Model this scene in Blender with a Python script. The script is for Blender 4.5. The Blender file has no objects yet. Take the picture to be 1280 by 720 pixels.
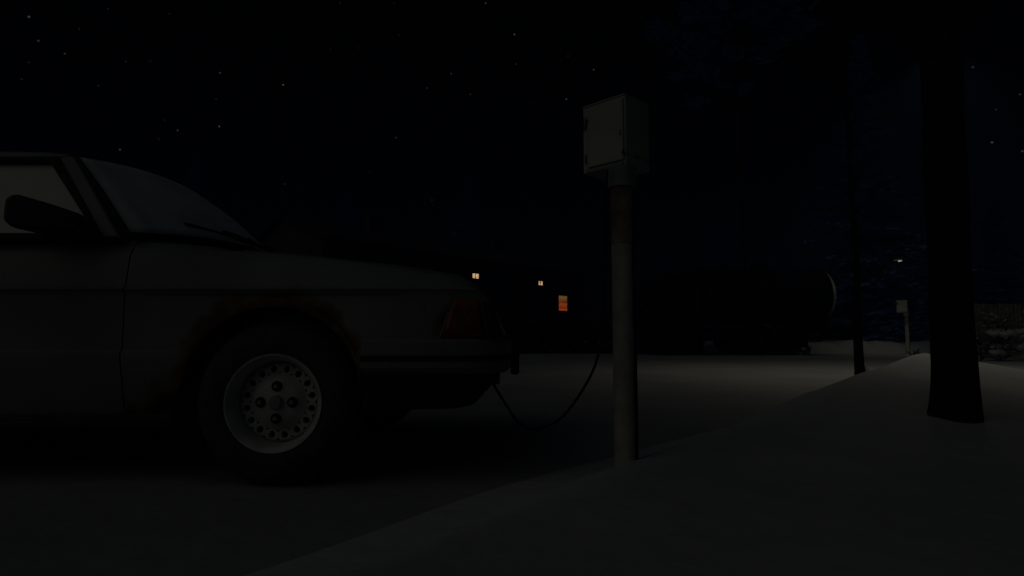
import bpy, math, random
from mathutils import Vector, Matrix
random.seed(7)
C = bpy.context.scene.collection
SC = bpy.context.scene
R = math.radians

# ------------------------------------------------------------ camera
F, H = 780.0, 0.53                       # focal length in pixels of a 1280 px wide frame, eye height
TH = math.atan(65.0 / F)
cam_d = bpy.data.cameras.new("camera"); cam = bpy.data.objects.new("camera", cam_d); C.objects.link(cam)
cam_d.sensor_width = 36.0; cam_d.lens = 36.0 * F / 1280.0
cam_d.clip_start = 0.02; cam_d.clip_end = 3000.0
cam.location = (0, 0, H); cam.rotation_euler = (math.pi / 2 + TH, 0, 0)
SC.camera = cam

def at(px, py, Y):                        # the world point seen at a photo pixel, at depth Y
    u, v = (px - 640) / F, (360 - py) / F
    d = Vector((u, math.cos(TH) - v * math.sin(TH), math.sin(TH) + v * math.cos(TH)))
    return Vector((0, 0, H)) + d * (Y / d.y)

# ------------------------------------------------------------ sky, moon, exposure
MOON = Vector((-0.70, -0.54, 0.52)).normalized()
elev = math.asin(MOON.z); azim = math.atan2(MOON.x, MOON.y)
W = bpy.data.worlds.new("World"); SC.world = W; W.use_nodes = True
wt = W.node_tree; wt.nodes.clear()
def wn(t, **k):
    n = wt.nodes.new(t)
    for a, b in k.items(): setattr(n, a, b)
    return n
sky = wn("ShaderNodeTexSky", sky_type='NISHITA', sun_disc=False, sun_elevation=elev, sun_rotation=azim)
tc = wn("ShaderNodeTexCoord")
nrm = wn("ShaderNodeVectorMath", operation='NORMALIZE'); wt.links.new(tc.outputs['Generated'], nrm.inputs[0])
# added sky glow overhead as soft fill light; the sky ahead stays dark
dg = wn("ShaderNodeVectorMath", operation='DOT_PRODUCT'); wt.links.new(nrm.outputs[0], dg.inputs[0])
dg.inputs[1].default_value = Vector((-0.05, -0.36, 0.93)).normalized()
mr = wn("ShaderNodeMapRange", interpolation_type='SMOOTHSTEP'); wt.links.new(dg.outputs['Value'], mr.inputs['Value'])
mr.inputs['From Min'].default_value = 0.30; mr.inputs['From Max'].default_value = 0.95
mr.inputs['To Min'].default_value = 0.010; mr.inputs['To Max'].default_value = 1.0
skm = wn("ShaderNodeVectorMath", operation='SCALE'); wt.links.new(sky.outputs[0], skm.inputs[0]); wt.links.new(mr.outputs[0], skm.inputs['Scale'])
tint = wn("ShaderNodeVectorMath", operation='MULTIPLY'); wt.links.new(skm.outputs[0], tint.inputs[0]); tint.inputs[1].default_value = (1.15, 1.0, .80)
bg = wn("ShaderNodeBackground"); wt.links.new(tint.outputs[0], bg.inputs['Color']); bg.inputs['Strength'].default_value = 0.105
# stars: directions at infinity
acc = None
STARS = [(36,21,.30),(48,51,.16),(81,67,.12),(36,78,.05),(27,99,.05),(123,107,.06),(157,77,.05),(188,76,.04),(275,91,.16),(354,106,.36),
 (274,158,.26),(222,163,.16),(150,187,.22),(135,11,.04),(99,36,.04),(212,17,.04),(425,4,.05),(495,172,.13),(493,4,.04),(534,110,.10),
 (564,92,.12),(588,118,.10),(607,4,.18),(643,43,.30),(742,87,.20),(708,124,.22),(645,80,.08),(1216,84,.16),(1240,178,.32),(1172,33,.10),
 (1245,137,.07),(1275,118,.12),(1278,189,.2),(499,44,.04),(462,215,.03),(356,230,.08),(270,124,.05),(206,150,.04),(198,174,.05),(413,62,.03),
 (710,70,.05),(948,73,.06),(1190,138,.05),(540,250,.07),(450,60,.03),(585,230,.06),(660,130,.04)]
eye = Vector((0, 0, H))
for px, py, b in STARS:
    d = (at(px, py, 10.0) - eye).normalized()
    dn = wn("ShaderNodeVectorMath", operation='DISTANCE'); wt.links.new(nrm.outputs[0], dn.inputs[0]); dn.inputs[1].default_value = d
    m = wn("ShaderNodeMapRange"); wt.links.new(dn.outputs['Value'], m.inputs['Value'])
    m.inputs['From Min'].default_value = 0.0004; m.inputs['From Max'].default_value = 0.0016
    m.inputs['To Min'].default_value = b * 4.6; m.inputs['To Max'].default_value = 0.0
    if acc is None: acc = m.outputs[0]
    else:
        ad = wn("ShaderNodeMath", operation='ADD'); wt.links.new(acc, ad.inputs[0]); wt.links.new(m.outputs[0], ad.inputs[1]); acc = ad.outputs[0]
bs = wn("ShaderNodeBackground"); bs.inputs['Color'].default_value = (1, .98, .92, 1); wt.links.new(acc, bs.inputs['Strength'])
adds = wn("ShaderNodeAddShader"); wt.links.new(bg.outputs[0], adds.inputs[0]); wt.links.new(bs.outputs[0], adds.inputs[1])
wo = wn("ShaderNodeOutputWorld"); wt.links.new(adds.outputs[0], wo.inputs['Surface'])

sd = bpy.data.lights.new("moon", 'SUN'); sun = bpy.data.objects.new("moon", sd); C.objects.link(sun)
sd.energy = 0.85; sd.angle = R(56); sd.color = (1.0, 0.985, 0.90)
sun.rotation_euler = (-MOON).to_track_quat('-Z', 'Y').to_euler()

SC.view_settings.view_transform = 'Standard'; SC.view_settings.look = 'None'
SC.view_settings.gamma = 1.0; SC.view_settings.use_curve_mapping = False
SC.view_settings.exposure = -4.7
SC.render.engine = 'CYCLES'
cy = SC.cycles
cy.use_denoising = True; cy.max_bounces = 5; cy.diffuse_bounces = 3; cy.light_sampling_threshold = 0.0
cy.use_adaptive_sampling = True; cy.adaptive_threshold = 0.01; cy.sample_clamp_indirect = 4.0
EXPO = 2 ** 4.7                            # what a displayed value of 1 needs in scene light

# ------------------------------------------------------------ helpers
def link(o, parent=None):
    C.objects.link(o)
    if parent: o.parent = parent
    return o
def tag(o, label=None, cat=None, group=None, kind=None):
    if label: o['label'] = label
    if cat: o['category'] = cat
    if group: o['group'] = group
    if kind: o['kind'] = kind
    return o
def empty(name, loc=(0, 0, 0), rz=0.0):
    o = bpy.data.objects.new(name, None); C.objects.link(o)
    o.location = loc; o.rotation_euler = (0, 0, rz); o.empty_display_size = 0.1
    return o
def copy_tree(o, parent=None):
    c = o.copy(); C.objects.link(c); c.parent = parent
    for ch in list(o.children): copy_tree(ch, c)
    return c

class MB:
    def __init__(s): s.v = []; s.f = []; s.m = []
    def add(s, vs, fs, mi=0):
        b = len(s.v); s.v += [tuple(q) for q in vs]; s.f += [tuple(i + b for i in f) for f in fs]; s.m += [mi] * len(fs); return s
    def box(s, c, d, rot=None, mi=0):
        x, y, z = d[0] / 2, d[1] / 2, d[2] / 2
        p = [Vector(q) for q in ((-x,-y,-z),(x,-y,-z),(x,y,-z),(-x,y,-z),(-x,-y,z),(x,-y,z),(x,y,z),(-x,y,z))]
        if rot is not None: p = [rot @ q for q in p]
        c = Vector(c)
        return s.add([q + c for q in p], [(0,3,2,1),(4,5,6,7),(0,1,5,4),(1,2,6,5),(2,3,7,6),(3,0,4,7)], mi)
    def bar(s, a, b, w, h, up=(0, 0, 1), mi=0):      # box along a-b
        a, b = Vector(a), Vector(b); d = b - a; L = d.length; d.normalize()
        u = Vector(up); sx = d.cross(u)
        if sx.length < 1e-4: sx = d.cross(Vector((0, 1, 0)))
        sx.normalize(); uz = sx.cross(d).normalized()
        M = Matrix((d, sx, uz)).transposed()
        return s.box((a + b) / 2, (L, w, h), M, mi)
    def tube(s, pts, r, n=8, cap=True, mi=0):
        pts = [Vector(p) for p in pts]; k = len(pts)
        if not hasattr(r, '__len__'): r = [r] * k
        vs = []; prev = None
        for i, p in enumerate(pts):
            t = (pts[min(i + 1, k - 1)] - pts[max(i - 1, 0)]).normalized()
            if prev is None:
                prev = t.orthogonal().normalized()
            x = (prev - t * prev.dot(t)).normalized(); y = t.cross(x); prev = x
            vs += [p + (x * math.cos(a) + y * math.sin(a)) * r[i] for a in (2 * math.pi * j / n for j in range(n))]
        fs = [(i*n + j, i*n + (j+1) % n, (i+1)*n + (j+1) % n, (i+1)*n + j) for i in range(k-1) for j in range(n)]
        if cap: fs += [tuple(range(n - 1, -1, -1)), tuple((k-1)*n + j for j in range(n))]
        return s.add(vs, fs, mi)
    def lathe(s, prof, n=48, mat=None, mi=0, cap=False):   # prof (r, a): a along local -y (towards the near side)
        vs = []
        for r, a in prof:
            vs += [Vector((r * math.cos(t), -a, r * math.sin(t))) for t in (2 * math.pi * j / n for j in range(n))]
        k = len(prof)
        fs = [(i*n + j, i*n + (j+1) % n, (i+1)*n + (j+1) % n, (i+1)*n + j) for i in range(k-1) for j in range(n)]
        if cap: fs += [tuple(range(n)), tuple((k-1)*n + j for j in range(n - 1, -1, -1))]
        if mat is not None: vs = [mat @ v for v in vs]
        return s.add(vs, fs, mi)
    def prism(s, poly, f0, f1, mi=0):       # poly of 2-D points mapped by f0 and f1 to two faces
        n = len(poly)
        return s.add([f0(*p) for p in poly] + [f1(*p) for p in poly],
                     [tuple(range(n)), tuple(range(2*n - 1, n - 1, -1))] + [(i, n + i, n + (i+1) % n, (i+1) % n) for i in range(n)], mi)
    def grid(s, rows, mi=0, close=False):
        n = len(rows[0]); k = len(rows)
        fs = [(i*n + j, i*n + j + 1, (i+1)*n + j + 1, (i+1)*n + j) for i in range(k-1) for j in range(n-1)]
        if close: fs += [(i*n + n - 1, i*n, (i+1)*n, (i+1)*n + n - 1) for i in range(k-1)]
        return s.add([p for r in rows for p in r], fs, mi)
    def build(s, name, mats, parent=None, smooth=35, bevel=0, solid=0, seg=2):
        import bmesh
        me = bpy.data.meshes.new(name); me.from_pydata(s.v, [], s.f); me.update()
        for m in (mats if isinstance(mats, (list, tuple)) else [mats]): me.materials.append(m)
        if len(me.materials) > 1:
            for p, mi in zip(me.polygons, s.m): p.material_index = mi
        bm = bmesh.new(); bm.from_mesh(me); bmesh.ops.recalc_face_normals(bm, faces=bm.faces); bm.to_mesh(me); bm.free()
        if smooth:
            for p in me.polygons: p.use_smooth = True
            me.set_sharp_from_angle(angle=R(smooth))
        o = link(bpy.data.objects.new(name, me), parent)
        if solid:
            m = o.modifiers.new("s", 'SOLIDIFY'); m.thickness = solid; m.offset = -1
        if bevel:
            m = o.modifiers.new("b", 'BEVEL'); m.width = bevel; m.segments = seg; m.limit_method = 'ANGLE'; m.angle_limit = R(40)
        return o

def smooth_path(pts, k=8):
    P = [Vector(p) for p in pts]; P = [2*P[0] - P[1]] + P + [2*P[-1] - P[-2]]; out = []
    for i in range(1, len(P) - 2):
        for j in range(k):
            t = j / k; a, b, c, d = P[i-1:i+3]
            out.append(0.5 * ((2*b) + (c - a)*t + (2*a - 5*b + 4*c - d)*t*t + (3*b - a - 3*c + d)*t**3))
    out.append(P[-2]); return out

# ------------------------------------------------------------ materials
def mat(name, col, rough=0.6, metal=0.0, noise=0.0, scale=8.0, col2=None, bump=0.0, bscale=None, lo=.42, hi=.62, emit=None, es=1.0, spec=0.3, detail=5):
    m = bpy.data.materials.new(name); m.use_nodes = True; nt = m.node_tree; b = nt.nodes['Principled BSDF']
    b.inputs['Base Color'].default_value = (*col, 1); b.inputs['Roughness'].default_value = rough
    b.inputs['Metallic'].default_value = metal; b.inputs['Specular IOR Level'].default_value = spec
    t = nt.nodes.new('ShaderNodeTexCoord')
    if col2 is not None:
        n = nt.nodes.new('ShaderNodeTexNoise'); n.inputs['Scale'].default_value = scale; n.inputs['Detail'].default_value = detail
        nt.links.new(t.outputs['Object'], n.inputs['Vector'])
        r = nt.nodes.new('ShaderNodeValToRGB'); r.color_ramp.elements[0].position = lo; r.color_ramp.elements[1].position = hi
        r.color_ramp.elements[0].color = (*col, 1); r.color_ramp.elements[1].color = (*col2, 1)
        nt.links.new(n.outputs['Fac'], r.inputs['Fac']); nt.links.new(r.outputs['Color'], b.inputs['Base Color'])
    if bump:
        n2 = nt.nodes.new('ShaderNodeTexNoise'); n2.inputs['Scale'].default_value = bscale or scale; n2.inputs['Detail'].default_value = 6
        nt.links.new(t.outputs['Object'], n2.inputs['Vector'])
        bp = nt.nodes.new('ShaderNodeBump'); bp.inputs['Strength'].default_value = bump; bp.inputs['Distance'].default_value = 0.02
        nt.links.new(n2.outputs['Fac'], bp.inputs['Height']); nt.links.new(bp.outputs['Normal'], b.inputs['Normal'])
    if emit is not None:
        b.inputs['Emission Color'].default_value = (*emit, 1); b.inputs['Emission Strength'].default_value = es
    return m

def rust_paint(name, paint, spots, base=0.35):
    """old grey paint; rust grows round given places (x, z, radius) of the object's own space"""
    m = bpy.data.materials.new(name); m.use_nodes = True; nt = m.node_tree; L = nt.links; b = nt.nodes['Principled BSDF']
    b.inputs['Roughness'].default_value = 0.55; b.inputs['Specular IOR Level'].default_value = 0.3
    t = nt.nodes.new('ShaderNodeTexCoord'); sx = nt.nodes.new('ShaderNodeSeparateXYZ'); L.new(t.outputs['Object'], sx.inputs[0])
    cx = nt.nodes.new('ShaderNodeCombineXYZ'); L.new(sx.outputs['X'], cx.inputs['X']); L.new(sx.outputs['Z'], cx.inputs['Z'])
    def node(tp, **k):
        n = nt.nodes.new(tp)
        for a, v in k.items(): setattr(n, a, v)
        return n
    tot = None
    for x, z, r0, r1 in spots:
        d = node('ShaderNodeVectorMath', operation='DISTANCE'); L.new(cx.outputs[0], d.inputs[0]); d.inputs[1].default_value = (x, 0, z)
        mr = node('ShaderNodeMapRange'); L.new(d.outputs['Value'], mr.inputs['Value'])
        mr.inputs['From Min'].default_value = r0; mr.inputs['From Max'].default_value = r1; mr.inputs['To Min'].default_value = 1; mr.inputs['To Max'].default_value = 0
        if tot is None: tot = mr.outputs[0]
        else:
            mx = node('ShaderNodeMath', operation='MAXIMUM'); L.new(tot, mx.inputs[0]); L.new(mr.outputs[0], mx.inputs[1]); tot = mx.outputs[0]
    n = node('ShaderNodeTexNoise'); n.inputs['Scale'].default_value = 9; n.inputs['Detail'].default_value = 8; L.new(t.outputs['Object'], n.inputs['Vector'])
    mu = node('ShaderNodeMath', operation='MULTIPLY'); L.new(tot, mu.inputs[0]); mu.inputs[1].default_value = 0.55
    ad = node('ShaderNodeMath', operation='ADD'); L.new(mu.outputs[0], ad.inputs[0]); L.new(n.outputs['Fac'], ad.inputs[1])
    rp = node('ShaderNodeValToRGB'); e = rp.color_ramp.elements
    e[0].position = 0.70; e[0].color = (*paint, 1); e[1].position = 0.98; e[1].color = (.085, .040, .018, 1)
    k = e.new(0.82); k.color = (.17, .125, .085, 1)
    L.new(ad.outputs[0], rp.inputs['Fac'])
    # dirt clouds
    n2 = node('ShaderNodeTexNoise'); n2.inputs['Scale'].default_value = 2.3; n2.inputs['Detail'].default_value = 6; L.new(t.outputs['Object'], n2.inputs['Vector'])
    mr2 = node('ShaderNodeMapRange'); L.new(n2.outputs['Fac'], mr2.inputs['Value'])
    mr2.inputs['From Min'].default_value = .3; mr2.inputs['From Max'].default_value = .7; mr2.inputs['To Min'].default_value = .72; mr2.inputs['To Max'].default_value = 1.12
    sc = node('ShaderNodeVectorMath', operation='SCALE'); L.new(rp.outputs['Color'], sc.inputs[0]); L.new(mr2.outputs[0], sc.inputs['Scale'])
    L.new(sc.outputs[0], b.inputs['Base Color'])
    return m

def glow(col8, k=1.0):
    lin = [((c/255 + .055)/1.055)**2.4 for c in col8]
    return [v * EXPO * k for v in lin]

def snow_mat(name, k):
    m = mat(name, (.55, .56, .56), .75, bump=.55, bscale=7.0, spec=.2)
    nt = m.node_tree; b = nt.nodes['Principled BSDF']; L = nt.links
    t = nt.nodes.new('ShaderNodeTexCoord')
    n = nt.nodes.new('ShaderNodeTexNoise'); n.inputs['Scale'].default_value = .8; n.inputs['Detail'].default_value = 7; L.new(t.outputs['Object'], n.inputs['Vector'])
    r = nt.nodes.new('ShaderNodeValToRGB'); r.color_ramp.elements[0].position = .3; r.color_ramp.elements[0].color = (.47*k, .48*k, .48*k, 1)
    r.color_ramp.elements[1].position = .65; r.color_ramp.elements[1].color = (.59*k, .60*k, .60*k, 1)
    L.new(n.outputs['Fac'], r.inputs['Fac']); L.new(r.outputs['Color'], b.inputs['Base Color'])
    return m

M = {}
M['snow'] = snow_mat('snow', .82); M['packed_snow'] = snow_mat('packed_snow', .66)
arch_c = (-.872, .3275)
M['paint'] = rust_paint('car_paint', (.215, .230, .222), [(arch_c[0], arch_c[1], .32, .43), (-.24, .60, .0, .16), (-1.28, .24, .0, .22), (-3.37, .3275, .33, .46), (-2.4, .24, .03, .2)])
M['frost'] = mat('frosted_glass', (.80, .80, .70), .85, col2=(.70, .70, .62), scale=5, bump=.1, bscale=60)
M['frost_blue'] = mat('windscreen_frost', (.82, .81, .77), .85, col2=(.68, .67, .64), scale=4, bump=.1, bscale=60)
M['black'] = mat('black_rubber', (.018, .019, .020), .75, col2=(.03, .03, .03), scale=14)
M['tyre'] = mat('tyre_rubber', (.048, .050, .052), .8, col2=(.07, .07, .07), scale=22, bump=.15, bscale=60)
M['plastic'] = mat('grey_plastic', (.21, .215, .22), .6, col2=(.17, .175, .18), scale=7)
M['under'] = mat('underbody', (.012, .012, .012), .9)
M['rim'] = mat('rim_steel', (.58, .59, .56), .5, col2=(.46, .46, .43), scale=14, spec=.4)
M['hub'] = mat('hub_grey', (.30, .30, .29), .5)
M['lens_orange'] = mat('orange_lens', (.30, .075, .014), .3, col2=(.15, .05, .012), scale=20)
M['lens_clear'] = mat('headlight_glass', (.16, .18, .20), .2, spec=.5)
M['glass_side'] = mat('dim_lens', (.045, .048, .04), .25, col2=(.03, .034, .03), scale=12, spec=.5)
M['housing'] = mat('mirror_housing', (.05, .053, .06), .55, col2=(.035, .037, .042), scale=9)
M['red_lens'] = mat('red_lens', (.10, .008, .008), .4)
M['mirror'] = mat('mirror_glass', (.5, .52, .55), .1, metal=1)
M['box'] = rust_paint('box_paint', (.42, .43, .39), [(-.105, .07, .0, .055), (.1, -.10, .0, .022)], )
M['post'] = mat('post_paint', (.46, .455, .41), .7, col2=(.34, .335, .30), scale=9, bump=.2, bscale=40)
M['rusty'] = mat('rusty_steel', (.16, .095, .06), .8, col2=(.40, .39, .35), lo=.36, hi=.78, scale=9, bump=.2, bscale=60)
M['collar'] = mat('galvanised', (.26, .28, .30), .5, col2=(.2, .22, .23), scale=15)
M['cord'] = mat('black_cord', (.008, .008, .009), .6)
M['bark'] = mat('pine_bark', (.014, .011, .010), .95, col2=(.030, .022, .016), scale=16, bump=1.0, bscale=26)
M['bark2'] = mat('fir_bark', (.035, .028, .024), .95, col2=(.02, .017, .015), scale=20, bump=.8, bscale=26)
M['needle'] = mat('hazed_needles', (.15, .24, .52), .9, col2=(.19, .28, .58), scale=.9, spec=.1)  # blue of the night haze put into the needle colour
M['needle_dark'] = mat('dark_needles', (.014, .022, .020), .9, col2=(.03, .04, .035), scale=2.0, spec=.1)
M['twig'] = mat('twigs', (.02, .017, .015), .9)
M['wood'] = mat('fence_boards', (.30, .29, .235), .85, col2=(.18, .175, .14), scale=5, bump=.4, bscale=30)
M['truck'] = mat('truck_paint', (.016, .018, .022), .55, col2=(.011, .012, .014), scale=3, spec=.2)
M['truck_black'] = mat('truck_chassis', (.008, .008, .008), .85, spec=.1)
M['tankend'] = mat('tank_end_paint', (.36, .36, .29), .6, col2=(.22, .22, .17), scale=9)
M['glass_dark'] = mat('dark_glass', (.01, .011, .013), .15)
M['wall'] = mat('house_boards', (.05, .048, .05), .9, col2=(.038, .036, .038), scale=1.5)
M['roof'] = mat('roof_sheet', (.03, .03, .034), .8)
M['trim'] = mat('window_trim', (.10, .10, .10), .8)
M['lit_white'] = mat('lit_pane', (.05, .05, .05), .6, emit=glow((222, 180, 132)), es=1.0)
M['lit_orange'] = None
M['lamp_metal'] = mat('lamp_post_metal', (.10, .10, .10), .6, col2=(.07, .07, .07), scale=6)
M['lamp_lens'] = mat('lamp_lens', (.8, .8, .7), .4, emit=(1, .86, .62), es=EXPO * 2.0)
M['lamp_lens_dim'] = mat('far_lamp_lens', (.8, .8, .7), .4, emit=glow((120, 118, 104)), es=1.0)

def lit_curtain():
    m = bpy.data.materials.new('lit_curtain'); m.use_nodes = True; nt = m.node_tree; b = nt.nodes['Principled BSDF']; L = nt.links
    t = nt.nodes.new('ShaderNodeTexCoord'); s = nt.nodes.new('ShaderNodeSeparateXYZ'); L.new(t.outputs['Object'], s.inputs[0])
    w = nt.nodes.new('ShaderNodeTexWave'); w.inputs['Scale'].default_value = 3.5; w.inputs['Distortion'].default_value = 2; L.new(t.outputs['Object'], w.inputs['Vector'])
    a = nt.nodes.new('ShaderNodeMath'); a.operation = 'MULTIPLY_ADD'; L.new(w.outputs['Fac'], a.inputs[0]); a.inputs[1].default_value = .2; L.new(s.outputs['Z'], a.inputs[2])
    r = nt.nodes.new('ShaderNodeValToRGB'); e = r.color_ramp.elements
    e[0].position = -.0; e[0].color = (*[q/20 for q in glow((165, 68, 34))], 1); e[1].position = .85; e[1].color = (*[q/20 for q in glow((132, 98, 54))], 1)
    L.new(a.outputs[0], r.inputs['Fac']); L.new(r.outputs['Color'], b.inputs['Emission Color']); b.inputs['Emission Strength'].default_value = 20
    b.inputs['Base Color'].default_value = (.1, .03, .01, 1)
    return m
M['lit_orange'] = lit_curtain()

# ------------------------------------------------------------ ground
P0 = Vector((0.455, 2.5)); BD = Vector((math.sin(R(41)), math.cos(R(41)))); BN = Vector((BD.y, -BD.x))   # the row of heater posts, along the bank
HS = [(-9, -.02), (-3.4, .012), (-2.2, .014), (-1.5, .020), (-.8, .034), (0, .056), (.935, .086), (2.27, .160), (4, .225), (6.8, .318), (7.3, .318), (8.1, .20), (9.2, .07), (11, .02), (40, .01)]
def pw(T, s):
    if s <= T[0][0]: return T[0][1]
    for (a, p), (b, q) in zip(T, T[1:]):
        if s <= b:
            t = (s - a) / (b - a); t = t*t*(3 - 2*t)*.5 + t*.5
            return p + (q - p) * t
    return T[-1][1]
def sst(a, b, x):
    t = min(1, max(0, (x - a) / (b - a))); return t*t*(3 - 2*t)
def wob(x, y):
    return .5*math.sin(1.3*x + .7*y + 1) + .3*math.sin(2.9*x - 1.9*y + 2) + .2*math.sin(5.1*x + 4.3*y)
def eo(s): return .16 * (1 - sst(-1.7, .1, s))
def bank_h(x, y):
    r = Vector((x, y)) - P0; s = r.dot(BD); q = r.dot(BN) - eo(s)
    h = pw(HS, s)
    up = sst(-.16, .03, q) * (1 + .18*math.exp(-((q - .05)/.07)**2))
    far = 1 - (.80 * sst(.1, 1.9, q) + .15 * sst(1.9, 6, q)) * (.35 + .65*sst(-.5, 2, s))
    return h * up * far + (.010 * wob(x*1.2, y*1.2) + .006 * wob(x*3.1 + 2, y*2.7) + .003 * wob(x*7, y*8)) * sst(.1, .6, q) * sst(-1.8, .5, s) - .004
def road_h(x, y):
    r = Vector((x, y)) - P0; s = r.dot(BD); q = r.dot(BN)
    k = sst(.25, .9, abs(q)) if s < 3 else 1
    return .006 * wob(x * .9, y * .9) * k - .006 - .008 * (1 - k)

g = MB()
def axis(lo, hi, step, far):
    a = []; v = lo
    while v < hi: a.append(v); v += step
    a.append(hi); e = []; v = hi; st = step
    while v < far: st *= 1.35; v += st; e.append(v)
    b = []; v = lo; st = step
    while v > -far: st *= 1.35; v -= st; b.append(v)
    return b[::-1] + a + e
xs = axis(-6, 6, .2, 1500); ys = axis(-1, 9, .2, 1500)
g.grid([[(x, y, road_h(x, y) if abs(x) < 30 and abs(y) < 40 else 0.0) for x in xs] for y in ys])
tag(g.build('snow_ground', M['packed_snow'], smooth=80), kind='structure')
# bank snow, with the rim's brighter light painted in along the ploughed edge
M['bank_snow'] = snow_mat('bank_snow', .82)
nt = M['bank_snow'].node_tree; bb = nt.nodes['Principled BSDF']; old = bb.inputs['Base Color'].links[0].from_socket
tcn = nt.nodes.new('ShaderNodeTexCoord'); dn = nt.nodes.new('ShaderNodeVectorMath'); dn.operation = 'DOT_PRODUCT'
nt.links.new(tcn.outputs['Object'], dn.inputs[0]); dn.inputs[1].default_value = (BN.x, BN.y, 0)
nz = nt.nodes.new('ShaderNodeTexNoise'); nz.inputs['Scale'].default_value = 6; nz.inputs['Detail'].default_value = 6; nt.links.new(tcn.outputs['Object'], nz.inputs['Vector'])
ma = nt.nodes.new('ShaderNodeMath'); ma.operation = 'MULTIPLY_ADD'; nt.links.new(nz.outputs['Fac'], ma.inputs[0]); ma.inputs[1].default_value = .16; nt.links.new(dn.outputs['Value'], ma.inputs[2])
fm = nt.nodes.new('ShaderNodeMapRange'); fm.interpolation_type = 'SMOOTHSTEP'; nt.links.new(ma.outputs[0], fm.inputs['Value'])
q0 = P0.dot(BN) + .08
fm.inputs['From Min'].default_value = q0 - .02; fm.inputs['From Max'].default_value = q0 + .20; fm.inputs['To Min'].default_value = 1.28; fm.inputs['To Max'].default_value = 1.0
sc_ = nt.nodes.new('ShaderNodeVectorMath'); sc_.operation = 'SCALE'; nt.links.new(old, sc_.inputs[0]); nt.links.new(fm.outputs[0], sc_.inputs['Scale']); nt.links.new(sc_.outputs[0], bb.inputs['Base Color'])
# the bank: a strip along the posts, dense near its edge
rows = []
qs = [-.34, -.28, -.22, -.16, -.1, -.05, 0, .04, .1, .2, .3, .45, .6, .8, 1, 1.3, 1.6, 2, 2.5, 3, 4, 5, 6.5, 8, 10, 12]
s = -3.4
while s < 22:
    row = []
    for i, q in enumerate(qs):
        w = .025*math.sin(s*1.7) + .015*math.sin(s*4.1 + 1)
        p = P0 + BD * s + BN * (q + w * .6 + eo(s))
        row.append((p.x, p.y, bank_h(p.x, p.y) if i not in (0, len(qs) - 1) else -.06))
    rows.append(row); s += .1 if s < 4 else .25
bk = MB(); bk.grid(rows)
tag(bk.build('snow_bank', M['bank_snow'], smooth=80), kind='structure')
# ploughed bank at the far side of the car park
rows = []
for i in range(140):
    x = 7.2 + i * .16; k = .50 + .05*math.sin(x*1.9) + .04*math.sin(x*4.7) + .03*math.sin(x*9.1)
    k *= sst(7.0, 8.6, x)
    rows.append([(x, 24.4 + .15*math.sin(x) + dy, z * k - .03) for dy, z in ((-.1, 0), (0, .15), (.16, .55), (.4, .88), (.8, 1), (1.6, .9), (2.6, .55), (3.6, 0))])
fb = MB(); fb.grid(rows); tag(fb.build('ploughed_snow_bank', M['snow'], smooth=80), kind='structure')

# ------------------------------------------------------------ car (local x forward, origin under the middle of the nose line)
car = empty('parked_car', (0, 3.10, 0))
tag(car, 'old pale grey hatchback with rusty wheel arch and frosted windows, plugged in by cord', 'car')
def hw(x):
    f = .82
    if x > -.30: f -= .085 * ((x + .30) / .27) ** 2
    if x < -3.6: f -= .07 * ((-3.6 - x) / .7) ** 2
    return f
ZS = [(-4.3, .86), (-4.2, .905), (-3.5, .925), (-1.44, .918), (-1.2, .890), (-.9, .865), (-.496, .822), (-.217, .776), (-.15, .750), (-.09, .690), (-.038, .560), (-.03, .545)]
def zs(x):
    for (a, p), (b, q) in zip(ZS, ZS[1:]):
        if x <= b: return p + (q - p) * (max(x, a) - a) / (b - a)
    return ZS[-1][1]
ARCH = [(-.872, .325), (-3.37, .325)]
def zb(x):
    base = .237 if x < -.6 else .30
    if x > -.30: base = .50
    for c, r in ARCH:
        if abs(x - c) <= r: return arch_c[1] + math.sqrt(max(0, r*r - (x - c)**2))
    return base
def side(x, sg):
    b = zb(x); t = zs(x); w = hw(x)
    fl_ = .010 * max(0, 1 - (abs(x + .872)/.5)**2)
    lev = [(b, -.062), (b + .03, -.045), (.470, .002), (.487, .0), (.495, -.010), (.690, -.010), (.706, -.004 + fl_), (.716, .006 + fl_), (.728, -.012), (t - .075, -.030), (t - .035, -.052), (t - .010, -.085), (t, -.135)]
    out = []; z0 = b
    for i, (z, o) in enumerate(lev):
        z = min(max(z, z0), t); z0 = z + .0015 if z + .0015 < t else z
        if b > .24 and i < 2 and any(abs(x - c) <= r for c, r in ARCH): o = (.004, .006)[i]
        out.append(Vector((x, sg * (w + o), z)))
    return out
def stations(lo, hi):
    X = set([lo, hi]); v = lo
    while v < hi: X.add(round(v, 4)); v += .06
    for c, r in ARCH:
        for k in range(33): X.add(round(c + r * math.cos(math.pi * k / 32), 4))
        X.add(round(c - r - .001, 4)); X.add(round(c + r + .001, 4))
    for a, _ in ZS: X.add(a)
    return sorted(x for x in X if lo <= x <= hi)
for sg in (-1, 1):
    for lo, hi, nm in ((-1.422, -.03, 'front_fender'), (-2.555, -1.427, 'front_door'), (-4.3, -2.563, 'rear_quarter')):
        m = MB(); m.grid([side(x, sg) for x in stations(lo, hi)]); m.build(nm, M['paint'], car, smooth=25)
hd = MB()
def top(x, k):
    t = zs(x); w = hw(x) - .135
    return [Vector((x + .10*0, w * u, t + k * (1 - u*u))) for u in [-1 + 2*j/16 for j in range(17)]]
hd.grid([top(x, .05 if x < -.25 else .05 * max(0, (-.03 - x) / .22)) for x in stations(-1.44, -.03)])
hd.build('hood', M['paint'], car, smooth=40)
tr = MB(); tr.grid([top(x, .03) for x in stations(-4.3, -3.25)]); tr.build('tailgate', M['paint'], car, smooth=40)
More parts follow.
